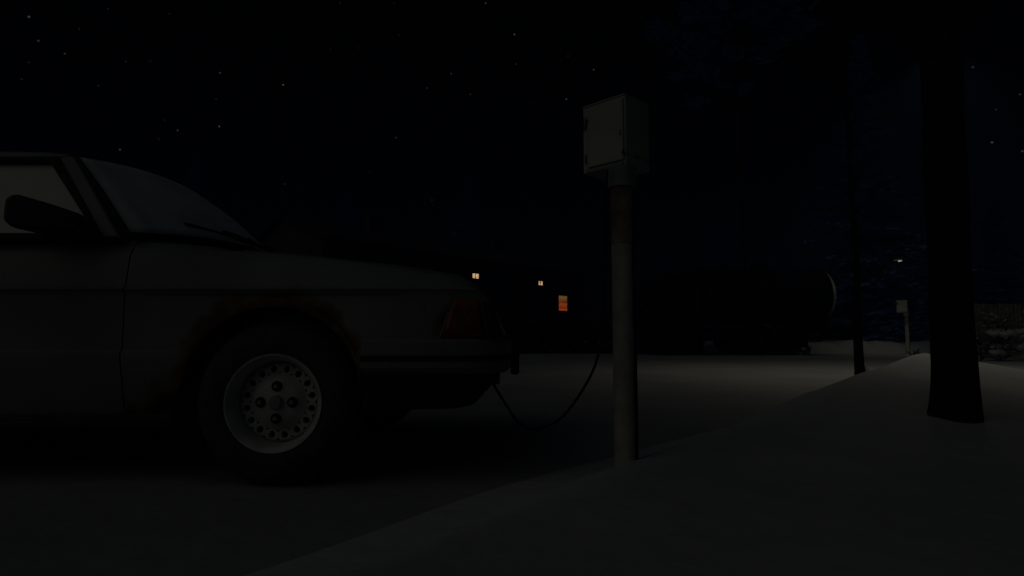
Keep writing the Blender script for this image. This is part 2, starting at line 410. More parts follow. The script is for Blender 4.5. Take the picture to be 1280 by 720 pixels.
# dark inside and floor: closes gaps and wheel houses
un = MB()
un.box((-2.12, 0, .43), (2.36 - .2, 1.50, .34)); un.box((-.42, 0, .50), (.20, 1.36, .34)); un.box((-.87, 0, .55), (.80, .90, .46)); un.box((-3.37, 0, .55), (.80, .90, .46)); un.box((-3.98, 0, .55), (.5, 1.4, .5))
un.box((-.87, 0, .755), (.9, 1.42, .03)); un.box((-2.1, 0, .80), (2.1, 1.44, .16)); un.box((-3.37, 0, .765), (.9, 1.42, .03))
un.box((-.87, 0, .30), (.10, 1.36, .07)); un.box((-3.37, 0, .30), (.08, 1.36, .07))
for sg in (-1, 1):                          # wheel-house liners
    for c, r in ARCH:
        un.grid([[Vector((c + (r + .015) * math.cos(t), sg * y, arch_c[1] + (r + .015) * math.sin(t))) for y in (.44, .80)] for t in [math.pi * (k/24*1.16 - .08) for k in range(25)]])
un.build('underbody', M['under'], car, smooth=30)
# sill strip, lighter
for sg in (-1, 1):
    sl = MB(); sl.prism([(-1.205, .232), (-2.99, .232), (-2.99, .262), (-1.205, .262)], lambda x, z: Vector((x, sg*.778, z)), lambda x, z: Vector((x, sg*.68, z)))
    sl.build('sill_trim', M['housing'], car, bevel=.006)
# nose
ns = MB(); ns.prism([(-.66, .545), (.66, .545), (.66, .60), (.58, .70), (-.58, .70), (-.66, .60)], lambda y, z: Vector((-.045 - (z - .545)*.35, y, z)), lambda y, z: Vector((-.16 - (z - .545)*.2, y, z)))
ns.build('grille', M['black'], car, bevel=.006)
for k in range(5):
    gb = MB(); gb.box((-.052 - .008*k, 0, .57 + .026*k), (.02, .9, .008)); gb.build('grille_bar', M['plastic'], car)
for sg in (-1, 1):
    hl = MB(); hl.prism([(.47, .55), (.705, .55), (.675, .685), (.47, .695)], lambda y, z: Vector((-.030 - (z - .55)*.40, sg*y, z)), lambda y, z: Vector((-.15 - (z - .55)*.3, sg*y, z)))
    hl.build('headlight', M['lens_clear'], car, bevel=.012)
    il = MB()
    def ind(o):
        def f(x, z):
            return Vector((x, sg * (hw(x) - .004 + o - max(0, z - .62) * .28 - max(0, z - .70)*.8), z))
        return f
    il.grid([[ind(.010)(a + (b - a) * k / 6, z) for k in range(7)] for z, a, b in ((.538, -.255, -.100), (.58, -.243, -.104), (.62, -.232, -.110), (.66, -.221, -.118), (.695, -.210, -.128), (.722, -.200, -.142), (.735, -.195, -.148))])
    sgm = MB(); sgm.grid([[ind(.009)(a + (b - a) * k / 4, z) for k in range(5)] for z, a, b in ((.540, -.098, -.040), (.58, -.102, -.048), (.62, -.108, -.058), (.66, -.116, -.072), (.695, -.126, -.094), (.722, -.140, -.120))]); sgm.build('headlight_side', M['glass_side'], car, solid=.02)
    io = il.build('indicator', M['lens_orange'], car, solid=.02)
    rb = MB()
    rb.tube([ind(.014)(-.262, .538), ind(.014)(-.206, .72)], .004, 6); rb.build('lens_trim', M['plastic'], io)
# bumper and valance, wrapping round to the wheel arch
def wrap(prof, name, m, x0=-.545, rake=0.0):
    path = [(x0, .838), (-.30, .838), (-.16, .815), (-.07, .755), (-.018, .66), (.0, .50), (.004, .25), (.005, 0)]
    path = path + [(x, -y) for x, y in path[-2::-1]]
    pts = smooth_path([(x, y, 0) for x, y in path], 4); b = MB(); rows = []
    for i, p in enumerate(pts):
        t = (pts[min(i+1, len(pts)-1)] - pts[max(i-1, 0)]).normalized(); n = Vector((-t.y, t.x, 0))
        if n.dot(Vector((p.x + .6, p.y, 0))) < 0: n = -n
        rows.append([p + n * (o - rake * max(0, n.x) * (.4 + (.405 - z)/.125)) + Vector((0, 0, z)) for o, z in prof])
    b.grid(rows, close=True); k = len(prof); b.f += [tuple(range(k)), tuple(len(b.v) - k + j for j in range(k - 1, -1, -1))]; b.m += [0, 0]
    return b.build(name, m, car, smooth=30)
wrap([(-.06, .532), (-.01, .534), (.0, .522), (.004, .48), (.002, .43), (-.02, .405), (-.06, .402)], 'front_bumper', M['plastic'])
wrap([(-.05, .405), (-.008, .405), (-.008, .36), (-.022, .285), (-.06, .276), (-.11, .40)], 'front_valance', M['black'], rake=.085)
wrap([(-.002, .475), (.008, .473), (.008, .455), (-.002, .453)], 'bumper_strip', M['black'])
for sg in (-1, 1):
    ov = MB(); ov.box((.012, sg*.52, .455), (.035, .07, .13)); ov.build('bumper_overrider', M['black'], car, bevel=.01)
so = MB(); so.box((-.085, -.515, .378), (.07, .06, .055)); so.build('heater_socket', mat('yellowed_plastic', (.13, .115, .05), .6), car, bevel=.008)
rbm = MB(); rbm.box((-4.31, 0, .50), (.12, 1.6, .14)); rbm.build('rear_bumper', M['plastic'], car, bevel=.03)
for sg in (-1, 1):
    tl = MB(); tl.box((-4.30, sg*.60, .72), (.06, .3, .16)); tl.build('tail_light', M['red_lens'], car, bevel=.01)
# glasshouse ------------------------------------------------
def S(x, z, o=0.0, sg=-1): return Vector((x, sg * (.795 + o - (z - .92) * .41), z))
roof = MB()
RX = [(-3.30, 1.10), (-3.15, 1.19), (-2.95, 1.262), (-2.6, 1.285), (-2.2, 1.29), (-1.95, 1.287), (-1.83, 1.275), (-1.757, 1.256)]
roof.grid([[Vector((x + .060 * (1 - u*u) * (1 if x > -2 else 0), .655 * u, z + .078 * (1 - u*u) - (.012 if abs(u) == 1 else 0))) for u in [-1 + 2*j/16 for j in range(17)]] for x, z in RX])
roof.build('roof', M['paint'], car, smooth=50, solid=.03)
ws = MB(); rows = []
for j in range(11):
    v = j / 10
    row = []
    for i in range(17):
        u = -1 + 2*i/16; e = 1 - u*u
        b = Vector((-1.440 + .155 * e, .790 * u, .922 + .052 * e)); t = Vector((-1.752 + .060 * e, .655 * u, 1.262 + .055 * e))
        p = b.lerp(t, v); p += Vector((.8, 0, .6)) * (.022 * math.sin(math.pi * v) * (.25 + .75*e)); row.append(p)
    rows.append(row)
ws.grid(rows); wso = ws.build('windshield', M['frost_blue'], car, smooth=80, solid=.006)
sealm = MB()
sealm.tube([rows[0][i] + Vector((.006, 0, .002)) for i in range(17)], .010, 6)
for c in (0, -1): sealm.tube([r[c] + Vector((.004, 0, .004)) for r in rows], .009, 6)
sealm.tube([rows[-1][i] + Vector((0, 0, .004)) for i in range(17)], .008, 6)
sealm.build('windshield_seal', M['black'], wso)
for sg in (-1, 1):
    pl = MB(); pl.prism([(-1.458, .905), (-1.752, 1.262), (-1.835, 1.272), (-1.835, 1.250), (-1.560, .925), (-1.56, .905)], lambda x, z: S(x, z, .0, sg), lambda x, z: S(x, z, -.07, sg)); pl.build('roof_pillar', M['paint'], car, smooth=25, bevel=.006)
    pl = MB(); pl.prism([(-1.75, 1.272), (-3.0, 1.268), (-3.0, 1.250), (-1.82, 1.252)], lambda x, z: S(x, z, .004, sg), lambda x, z: S(x, z, -.05, sg)); pl.build('roof_pillar', M['paint'], car, smooth=25, bevel=.006)
    pl = MB(); pl.prism([(-2.50, .91), (-2.50, 1.258), (-2.57, 1.258), (-2.57, .91)], lambda x, z: S(x, z, .0, sg), lambda x, z: S(x, z, -.05, sg)); pl.build('roof_pillar', M['paint'], car, smooth=25, bevel=.006)
    pl = MB(); pl.prism([(-3.26, .91), (-2.98, 1.262), (-3.12, 1.20), (-3.50, .915)], lambda x, z: S(x, z, .0, sg), lambda x, z: S(x, z, -.05, sg)); pl.build('roof_pillar', M['paint'], car, smooth=25, bevel=.006)
WIN = [(-1.598, .912), (-2.49, .912), (-2.49, 1.244), (-1.832, 1.244), (-1.608, .998), (-1.600, .965)]
REAR = [(-3.25, .915), (-2.99, 1.242), (-2.585, 1.246), (-2.585, .915)]
for sg in (-1, 1):
    for poly in (WIN, REAR):
        w = MB(); w.prism(poly, lambda x, z: S(x, z, -.020, sg), lambda x, z: S(x, z, -.026, sg)); wo_ = w.build('side_window', M['frost'], car)
        fr = MB(); n = len(poly)
        for i in range(n):
            a, b = poly[i], poly[(i+1) % n]
            fr.bar(S(*a, -.006, sg), S(*b, -.006, sg), .030, .024, up=S(0, 1, 0, sg) - S(0, 0, 0, sg))
        fr.build('window_frame', M['black'], wo_, bevel=.004)
    # black corner trim ahead of the window
    q = MB(); q.prism([(-1.520, .912), (-1.60, .912), (-1.612, 1.01), (-1.84, 1.262), (-1.812, 1.262)], lambda x, z: S(x, z, .006, sg), lambda x, z: S(x, z, -.016, sg)); q.build('corner_trim', M['black'], car)
    wb = MB(); wb.bar((-1.47, sg*.800, .908), (-3.3, sg*.800, .908), .02, .016); wb.build('belt_trim', M['black'], car, bevel=.003)
    mi = MB()
    mp = [(-1.56, .918), (-1.565, .970), (-1.62, 1.002), (-1.70, 1.030), (-1.762, 1.048), (-1.786, 1.028), (-1.788, .948), (-1.760, .922)]
    mi.prism(mp, lambda x, z: Vector((x, sg*(.88 + (x + 1.60)*-.35), z)), lambda x, z: Vector((x, sg*(.775 + (x + 1.60)*-.25), z)))
    mo = mi.build('wing_mirror', M['housing'], car, bevel=.018, seg=3)
    mg = MB(); mg.box((-1.784, sg*.89, .985), (.012, .05, .07)); mg.build('mirror_glass', M['mirror'], mo)
    dh = MB(); dh.box((-2.40, sg*.822, .775), (.16, .03, .03)); dh.build('door_handle', M['black'], car, bevel=.008)
    fl = MB(); fl.prism([(-1.205, .40), (-1.235, .30), (-1.250, .128), (-1.130, .128), (-1.10, .34)], lambda x, z: Vector((x, sg*.80, z)), lambda x, z: Vector((x + .02, sg*.56, z))); fl.build('mudflap', M['under'], car)
# rear window
rw = MB(); rw.grid([[Vector((x, .62*u, z + .03*(1 - u*u))) for u in [-1 + 2*j/10 for j in range(11)]] for x, z in ((-3.14, 1.215), (-3.55, .93))]); rw.build('rear_window', M['frost'], car, solid=.006)
# wipers on the windscreen: pivot at the scuttle, blade up the glass
def glass_pt(u, v, o=.02):
    e = 1 - u*u
    b = Vector((-1.440 + .155 * e, .790 * u, .922 + .052 * e)); t = Vector((-1.752 + .060 * e, .655 * u, 1.262 + .055 * e))
    return b.lerp(t, v) + Vector((.8, 0, .6)) * (.022 * math.sin(math.pi * v) * (.25 + .75*e) + o)
for (u0, u1, v1) in ((.10, -.62, .17), (.55, .02, .15)):
    wp = MB(); wp.tube([glass_pt(u0, .0, .03), glass_pt((u0+u1)/2, v1*.45, .035), glass_pt((u0*.35 + u1*.65), v1*.62, .03)], [.008, .006, .005], 6)
    wpo = wp.build('wiper', M['black'], car)
    bl = MB(); bl.tube([glass_pt(u0*.85 + u1*.15, v1*.28, .012), glass_pt((u0+u1)/2, v1*.62, .012), glass_pt(u1, v1, .012)], .006, 6); bl.build('wiper_blade', M['black'], wpo)

# wheels ----------------------------------------------------
def tyre_mb():
    m = MB(); r = .308
    prof = [(.172, -.004), (.186, .004), (.215, .006), (.245, .0), (.268, -.012), (.287, -.032), (.300, -.055), (r, -.085), (r, -.135), (.300, -.165), (.28, -.19), (.24, -.20), (.172, -.19)]
    m.lathe(prof, 64)
    for k in range(56):                      # tread blocks
        t = 2*math.pi*k/56
        for a0, a1, sh in ((-.066, -.106, 0), (-.114, -.156, .5)):
            tt = t + sh*2*math.pi/56; rot = Matrix.Rotation(-tt, 3, 'Y'); c = rot @ Vector((r + .001, -(a0 + a1)/2, 0))
            m.box(c, (.010, abs(a1 - a0), .021), rot)
    return m
def disc_mb():
    m = MB(); n = 16; r0, dr, q = .1216, .0170, 16
    for k in range(n):
        t0 = 2*math.pi*(k + .5)/n; hwid = math.pi/n*r0
        inn, out, back = [], [], []
        for j in range(q):
            f = 2*math.pi*j/q; c, s = math.cos(f), math.sin(f)
            sc = min(hwid/abs(c) if abs(c) > 1e-6 else 9, dr/abs(s) if abs(s) > 1e-6 else 9)
            def P(u, rr, a): th = t0 + u/r0; return Vector((rr*math.cos(th), -a, rr*math.sin(th)))
            inn.append(P(.0118*c, r0 + .0140*s, -.060)); out.append(P(sc*c, r0 + sc*s, -.060)); back.append(P(.0105*c, r0 + .0125*s, -.085))
        vs = inn + out + back
        m.add(vs, [(j, (j+1) % q, q + (j+1) % q, q + j) for j in range(q)] + [(2*q + j, 2*q + (j+1) % q, (j+1) % q, j) for j in range(q)])
    m.lathe([(r0 - dr, -.060), (.092, -.052), (.080, -.040), (.062, -.034), (.036, -.032), (.030, -.030), (.0, -.030)], 64)
    m.lathe([(.1386, -.060), (.144, -.066), (.1475, -.074), (.150, -.070), (.152, -.030), (.157, -.014), (.164, -.004), (.170, .004), (.1765, .006), (.178, .0), (.176, -.012)], 64)
    return m
tyre_proto, rim_proto = tyre_mb(), disc_mb()
def wheel(x, sg, steer=0):
    o = tyre_proto.build('wheel', M['tyre'], car, smooth=40) if not wheel.t else link(bpy.data.objects.new('wheel', wheel.t), car)
    wheel.t = o.data
    o.location = (x, sg*.828, .303); o.rotation_euler = (0, 0, (0 if sg < 0 else math.pi) + steer)
    ri = rim_proto.build('rim', M['rim'], o, smooth=30) if not wheel.r else link(bpy.data.objects.new('rim', wheel.r), o)
    wheel.r = ri.data
    dk = MB(); dk.lathe([(.0, -.088), (.147, -.088)], 32); dk.build('brake_drum', M['under'], o)
    hc = MB(); hc.lathe([(.027, -.031), (.026, -.022), (.020, -.016), (.0, -.015)], 32); hc.build('hub_cap', M['hub'], o, smooth=40)
    for k in range(4):
        a = math.pi/2*k; lx, lz = .058*math.cos(a), .058*math.sin(a)
        ln = MB(); T = Matrix.Translation((lx, 0, lz))
        ln.lathe([(.0195, -.0345), (.0190, -.0305), (.0165, -.0300), (.0155, -.0325), (.0, -.0325)], 20, T, 1)
        ln.lathe([(.0085, -.033), (.0085, -.018), (.006, -.015), (.0, -.0148)], 6, T, 0)
        ln.build('lug_nut', [M['hub'], M['under']], o, smooth=30)
    return o
wheel.t = wheel.r = None
for x in (-.86, -3.37):
    for sg in (-1, 1): wheel(x, sg)

# ------------------------------------------------------------ heater post
RZ = R(-45)                                # door turned towards the parked car
def heater_post(loc):
    root = empty('heater_post', loc, 0)
    ax = Vector((math.cos(R(135)), math.sin(R(135)), 0))     # along the door, away to the left
    nx = Vector((-.707, -.707, 0))                             # out of the door
    Mx = Matrix((-ax, -nx, Vector((0, 0, 1)))).transposed()    # local x along the door to its near edge, y into the box
    def part(name, m, dims, c, rot=True, **k):
        o = MB().box((0, 0, 0), dims).build(name, m, root, **k)
        o.location = c; o.rotation_euler = Mx.to_euler(); return o
    z0 = 1.245; hb = .295; wd, dp = .222, .178
    # origin of the root: foot of the post; the box's near edge stands at (.018, .0) from it
    ec = Vector((.016, 0, 0)) + ax * wd/2 - nx * dp/2
    MB().tube([(0, .03, -.10), (0, .03, .4), (0, .03, .93)], .0425, 28).build('post', M['post'], root, smooth=50)
    MB().tube([(0, .03, .92), (0, .03, 1.05), (0, .03, 1.18)], .0440, 28).build('rusty_sleeve', M['rusty'], root, smooth=50)
    MB().tube(smooth_path([(.043, .012, -.08), (.043, .012, .5), (.042, .014, .9), (.036, .03, 1.26)], 4), .0075, 8).build('edge_shade', M['cord'], root, smooth=60)  # added dark tube for the shade down the post's right edge
    cl = MB().tube([(0, .03, 1.155), (0, .03, 1.19), (0, .03, 1.235)], [.056, .058, .068], 20).build('collar', M['collar'], root)
    bx = part('box', M['box'], (wd, dp, hb), ec + Vector((0, 0, z0 + hb/2)), bevel=.006)
    def sub(name, m, dims, c, **k):
        o = MB().box((0, 0, 0), dims).build(name, m, bx, **k); o.location = c; return o
    sub('door', M['box'], (wd - .036, .010, hb - .034), (.012, -dp/2 - .006, .004), bevel=.004)
    sub('hinge', M['collar'], (.008, .010, .04), (-wd/2 + .020, -dp/2 - .007, .075), bevel=.003)
    sub('hinge', M['collar'], (.008, .010, .04), (-wd/2 + .020, -dp/2 - .007, -.085), bevel=.003)
    sub('roof_lip', M['box'], (wd + .002, dp + .004, .006), (0, -.001, hb/2 + .0025), bevel=.002)
    sub('drip_edge', M['collar'], (wd - .03, .014, .016), (.006, -dp/2 - .004, -hb/2 + .006), bevel=.003)
    sub('latch', M['collar'], (.010, .008, .022), (wd/2 - .018, -dp/2 - .012, -.01), bevel=.003)
    return root
hp = heater_post((.450, 2.500, .0))
tag(hp, 'tall engine heater post with rusty sleeve and square metal box, cord plugged in', 'heater post', 'engine heater posts along the snow bank')
h2 = copy_tree(hp); h2.location = (9.50, 15.0, -0.05); h2.rotation_euler = (R(-1.5), R(2), R(18))
tag(h2, 'far heater post seen small beyond the snow bank crest, lit by the lamp', 'heater post')
cd = MB(); cd.tube(smooth_path([Vector((-.085, 2.585, .365)), at(622, 489, 2.585), at(634, 508, 2.56), at(648, 528, 2.53), at(668, 536, 2.50), at(698, 525, 2.48), at(724, 494, 2.47), at(746, 450, 2.46),
    at(754, 390, 2.46), at(757, 310, 2.46), at(758, 235, 2.46), at(759, 212, 2.475)], 8), .0055, 8)
cdo = cd.build('power_cord', M['cord'])
tag(cdo, 'black power cord sagging from the heater box to the car bumper', 'cord')

# ------------------------------------------------------------ trees
def needles(m, p, d, L, n, w, droop, mi=0, rnd=random):
    """a branch of needle sprays: short leaf-shaped faces off a stem"""
    d = Vector(d).normalized(); sdv = d.cross(Vector((0, 0, 1)))
    if sdv.length < .01: sdv = Vector((1, 0, 0))
    sdv.normalize()
    for i in range(n):
        t = (i + rnd.random()) / n; c = p + d * (L * t) + Vector((0, 0, -droop * t * t * L))
        sg = rnd.choice((-1, 1)); l = w * (1.15 - .75 * t) * rnd.uniform(.6, 1.3)
        e = c + (sdv * sg * rnd.uniform(.5, 1) + d * rnd.uniform(.3, .9) + Vector((0, 0, rnd.uniform(-.55, .12)))) .normalized() * l
        k = (e - c).cross(Vector((0, 0, 1))).normalized() * l * .22 + Vector((0, 0, rnd.uniform(-.1, .1) * l))
        mid = c.lerp(e, .55)
        m.add([c, mid + k, e, mid - k], [(0, 1, 2, 3)], mi)
def fir(name, loc, h, rad, seed, mt, base=.06, whorls=26, per=11, n=26):
    rnd = random.Random(seed); root = empty(name, loc, rnd.uniform(0, 6))
    t = MB(); t.tube([(0, 0, -.1), (.02, 0, h*.3), (0, .03, h*.65), (0, 0, h*.97)], [h*.017, h*.013, h*.007, .01], 10); t.build('trunk', M['bark2'], root)
    c = MB()
    for i in range(whorls):
        f = i / (whorls - 1); z = h * (base + (.985 - base) * f); rr = rad * (1 - f) ** .82 + .05
        for k in range(max(4, int(per * (1 - f * .55)))):
            a = rnd.uniform(0, 6.283); L = rr * rnd.uniform(.68, 1.12)
            needles(c, Vector((0, 0, z + rnd.uniform(-.3, .3) * h / whorls)), (math.cos(a), math.sin(a), rnd.uniform(-.05, .28) * (1 - f) + f * .9), L, max(6, int(n * (1 - f*.6))), max(.14, rad * .20 * (1 - f * .55)), .32, 0, rnd)
    c.build('crown', mt, root, smooth=0)
    return root
def place_fir(proto, loc, sc, rz):
    o = copy_tree(proto); o.location = loc; o.scale = sc; o.rotation_euler = (0, 0, rz); return o
GF = 'fir trees beyond the car park'
p = at(1092, 425, 44)
f0 = fir('fir_tree', (p.x, 44, 0), 22.5, 6.8, 3, M['needle'], whorls=32, per=14, n=34)
tag(f0, 'tallest and widest haze-blue fir, behind the far heater post', 'tree', GF)
FIRS = [(585, 82, 22.4, 6.4, 'slim pointed fir rising behind the lit dark house, above the car bonnet'), (432, 84, 20.6, 6.0, 'fir behind the house, above the middle of the car bonnet'),
        (236, 50, 15.6, 4.0, 'fir behind the car windscreen'), (1252, 46, 11.8, 5.0, 'low fir behind the board fence, right of the big trunk'),
        (330, 88, 14.0, 6.0, 'short broad fir between two taller firs behind the car bonnet'), (500, 86, 13.6, 5.4, 'small fir beside the slim pointed fir, left of it'),
        (905, 58, 11.5, 5.0, 'broad fir behind the dark tank truck'), (980, 60, 10.0, 4.6, 'fir behind the rear end of the tank truck'), (835, 62, 9.0, 4.4, 'fir behind the cab of the tank truck, beside the near heater post'),
        (1165, 54, 9.0, 4.0, 'small fir standing behind the big dark trunk')]
for i, (px, Y, h, rad, lab) in enumerate(FIRS):
    p = at(px, 425, Y); o = place_fir(f0, (p.x, Y, 0), (rad/6.8, rad/6.8, h/22.5), i * 1.3)
    tag(o, lab, 'tree')
# tall pine with a high crown behind the truck
def pine(name, loc, h, crown0, rad, seed, mt, bark, r0, lean=(0, 0), branches=46, n=26, w=.5):
    rnd = random.Random(seed); root = empty(name, loc)
    t = MB(); pts = []
    for i in range(13):
        f = i / 12; pts.append((lean[0]*f + .05*math.sin(f*5), lean[1]*f + .04*math.sin(f*7), -.08 + f*(h + .08)))
    rad_ = [r0 * (1.0 - .80*(i/12)) for i in range(13)]; rad_[0] *= 1.2
    t.tube(smooth_path(pts, 3), [r0*(1.0 - .82*(i/36)) for i in range(37)], 14); t.build('trunk', bark, root, smooth=60)
    c = MB(); lb = MB()
    for i in range(branches):
        f = rnd.random(); z = crown0 + (h - crown0) * f; a = rnd.uniform(0, 6.283)
        L = rad * (math.sin(math.pi * (.18 + .80 * f)) ** .8) * rnd.uniform(.55, 1.1)
        d = Vector((math.cos(a), math.sin(a), rnd.uniform(0, .5))).normalized(); o = Vector((lean[0]*z/h, lean[1]*z/h, z))
        e = o + d * L; mid = o + d * L * .5 + Vector((0, 0, -.08*L))
        lb.tube([o, mid, e], [.035 * h/10, .022 * h/10, .006], 5)
        for k in range(5):
            q = mid.lerp(e, rnd.uniform(-.1, 1.0)); dd = (d + Vector((rnd.uniform(-.8, .8), rnd.uniform(-.8, .8), rnd.uniform(-.2, .5)))).normalized()
            needles(c, q, dd, L * .38, n // 2, w, .12, 0, rnd)
    lb.build('limb', bark, root); c.build('crown', mt, root, smooth=0)
    return root
p = at(930, 425, 30)
o = pine('pine_tree', (p.x, 30, 0), 18.5, 13.0, 3.6, 12, M['needle'], M['bark2'], .22, branches=60, w=.6)
tag(o, 'tall pine with a high loose crown above the tank truck', 'tree')
# the big near trunk
b = at(1196, 518, 3.45); tx, ty = b.x, b.y; tz = bank_h(tx, ty)
rn = MB(); rows_t = []; n = 28
for i in range(40):
    z = -.12 + i * .10; f = max(0, z) / 6.0
    row = []
    for j in range(n):
        a = 2*math.pi*j/n
        r = .101*(1 - .08*f) + .028*math.exp(-max(0, z)/.12) * (1 + .5*math.sin(3*a + .6)) + .006*math.sin(5*a + z*2.1) + .004*math.sin(11*a - z*5)
        row.append(Vector((r*math.cos(a) + .012*z, r*math.sin(a), z)))
    rows_t.append(row)
root = empty('pine_tree', (tx, ty, tz))
rn.grid(rows_t, close=True)
rn.build('trunk', M['bark'], root, smooth=70)
rnd = random.Random(5); up = MB(); up.tube([(.046, 0, 3.7), (.06, .03, 5.5), (.05, .0, 7.5), (0, 0, 9.5)], [.094, .08, .05, .015], 14); up.build('upper_trunk', M['bark'], root, smooth=60)
c = MB(); lb = MB()
for i in range(44):
    z = rnd.uniform(4.3, 9.3); a = rnd.uniform(0, 6.283); L = rnd.uniform(.6, 1.1) * (2.2 if z < 7.5 else 1.3)
    d = Vector((math.cos(a), math.sin(a), rnd.uniform(0, .5))).normalized(); s0 = Vector((-.05, 0, z))
    lb.tube([s0, s0 + d*L*.5 + Vector((0, 0, -.05)), s0 + d*L], [.028, .018, .005], 5)
    for k in range(5): needles(c, s0 + d*L*rnd.uniform(.35, 1), (d + Vector((rnd.uniform(-.8, .8), rnd.uniform(-.8, .8), rnd.uniform(-.2, .5)))), .6, 14, .26, .1, 0, rnd)
lb.build('limb', M['bark'], root); c.build('crown', M['needle_dark'], root, smooth=0)
tag(root, 'thick dark pine trunk rooted in the near snow bank', 'tree')
# thin sapling
b = at(1075, 464, 5.7); root = empty('birch_sapling', (b.x, b.y, bank_h(b.x, b.y) - .02))
rnd = random.Random(8); m = MB(); m.tube(smooth_path([(0, 0, -.1), (.0, .01, .5), (.012, 0, 1.2), (.0, .02, 2.2), (.03, .02, 3.6)], 4), [.046 - .0022*i for i in range(17)], 10); m.build('trunk', M['bark'], root, smooth=60)
tw = MB()
for i in range(36):
    z = rnd.uniform(1.5, 3.5); a = rnd.uniform(0, 6.283); L = rnd.uniform(.3, .7); s0 = Vector((.01, .01, z)); d = Vector((math.cos(a), math.sin(a), rnd.uniform(.4, 1.1))).normalized()
    tw.tube([s0, s0 + d*L*.5, s0 + d*L + Vector((0, 0, -.05))], [.006, .004, .002], 5)
tw.build('branch', M['twig'], root)
tag(root, 'thin bare young tree on the snow bank edge', 'tree')
# low bushes with snow caught in them
def bush(loc, r, h, seed, lab, n=70, mt=None, snow=4, sname='snow_cap'):
    rnd = random.Random(seed); root = empty('spruce_bush', loc); c = MB(); st = MB()
    for i in range(n // 4):
        a = rnd.uniform(0, 6.283); d = Vector((math.cos(a), math.sin(a), rnd.uniform(.1, 1.2))).normalized(); L = r * rnd.uniform(.6, 1.2)
        s0 = Vector((0, 0, rnd.uniform(0, h * .75))); st.tube([s0 + Vector((0, 0, -.05)), s0 + d * L], [.007, .002], 5); needles(c, s0, d, L, 16, r * .30, .25, 0, rnd)
    st.tube([(0, 0, -.1), (0, 0, h)], [.02, .004], 6)
    st.build('stem', M['twig'], root); c.build('foliage', mt or M['needle_dark'], root, smooth=0)
    for i in range(snow):
        a = rnd.uniform(0, 6.283); q = Vector((r*.6*math.cos(a), -abs(r*.6*math.sin(a)), rnd.uniform(.15, .55)*h)); sn = MB(); k = r*rnd.uniform(.14, .24)
        rws = [[q + Vector((k*math.cos(t)*math.cos(f)*1.5, k*math.sin(t)*math.cos(f), k*.55*math.sin(f) + .2*k*math.sin(3*t))) for t in [2*math.pi*j/10 for j in range(10)]] for f in (-1.2, -.6, 0, .6, 1.2)]
        sn.grid(rws, close=True); sn.build(sname, M['snow'], root, smooth=60)
    return tag(root, lab, 'bush', 'low spruce bushes by the snow bank')
b = at(1081, 458, 7.6); bush((b.x, b.y, road_h(b.x, b.y)), .17, .22, 2, 'tiny dark bush at the foot of the thin bare tree', n=60)
b = at(1142, 440, 14.2); bush((b.x, b.y, .02), .22, .30, 4, 'small snowy bush peeking out just left of the big trunk', n=60, snow=3)
M['frosted_twig'] = mat('frosted_twigs', (.60, .60, .54), .9, col2=(.26, .27, .25), scale=6, spec=.1)
b = at(1250, 441, 15.4); bush((b.x, b.y, .02), .74, 1.30, 6, 'largest bush, pale with frost and snow, standing before the board fence', n=300, snow=7, mt=M['frosted_twig'])
b = at(1226, 441, 15.9); bush((b.x, b.y, .02), .36, .62, 9, 'middling snowy bush between the big trunk and the largest bush', n=80, snow=5)

# fence of upright boards
fr_ = empty('board_fence', (at(1214, 440, 17).x, 17.0, 0))
fp = MB(); rnd = random.Random(4); x = .05
while x < 7:
    w = rnd.uniform(.075, .09); h = 1.50 + rnd.uniform(-.015, .03); fp.box((x + w/2, rnd.uniform(-.006, .006), h/2 + .06), (w, .022, h - .12), Matrix.Rotation(rnd.uniform(-.012, .012), 3, 'Y')); x += w + rnd.uniform(.02, .035)
fp.build('board_panel', M['wood'], fr_)
for z in (.40, 1.18): MB().box((3.5, .045, z), (7, .04, .09)).build('rail', M['wood'], fr_)
for x in (-.02, 2.3, 4.6, 7.02): MB().box((x, .07, .78), (.10, .10, 1.62)).build('post', M['wood'], fr_, bevel=.006)
tag(fr_, 'weathered fence of upright boards behind the bushes', 'fence')

# hedge along the far edge of the car park, left part
hg = MB(); rnd = random.Random(21)
for i in range(20000):
    x = rnd.uniform(-30, 7.6); z = (rnd.random()**1.5 if i % 4 else rnd.random()*.22) * (1.15 + .12*math.sin(x*1.3) + .1*math.sin(x*3.7)); y = 25.2 + rnd.uniform(-.55, .55) * (1 - .3*z)
    a = rnd.uniform(0, 6.283); l = rnd.uniform(.10, .26); d = Vector((math.cos(a), math.sin(a)*.7, rnd.uniform(-.3, .9))).normalized()*l
    k = d.cross(Vector((rnd.uniform(-1, 1), rnd.uniform(-1, 1), .5))).normalized()*l*.45; p = Vector((x, y, z))
    hg.add([p, p + d*.5 + k, p + d, p + d*.5 - k], [(0, 1, 2, 3)])
hroot = empty('hedge', (0, 0, 0)); hg.build('foliage', M['needle_dark'], hroot, smooth=0)
hs = MB(); x = -30
while x < 7.6: hs.tube([(x, 25.2, -.1), (x + rnd.uniform(-.2, .2), 25.2, .8)], [.03, .01], 5); x += rnd.uniform(.3, .5)
hs.build('stem', M['twig'], hroot)
tag(hroot, 'long low dark hedge along the far edge of the car park', 'hedge')

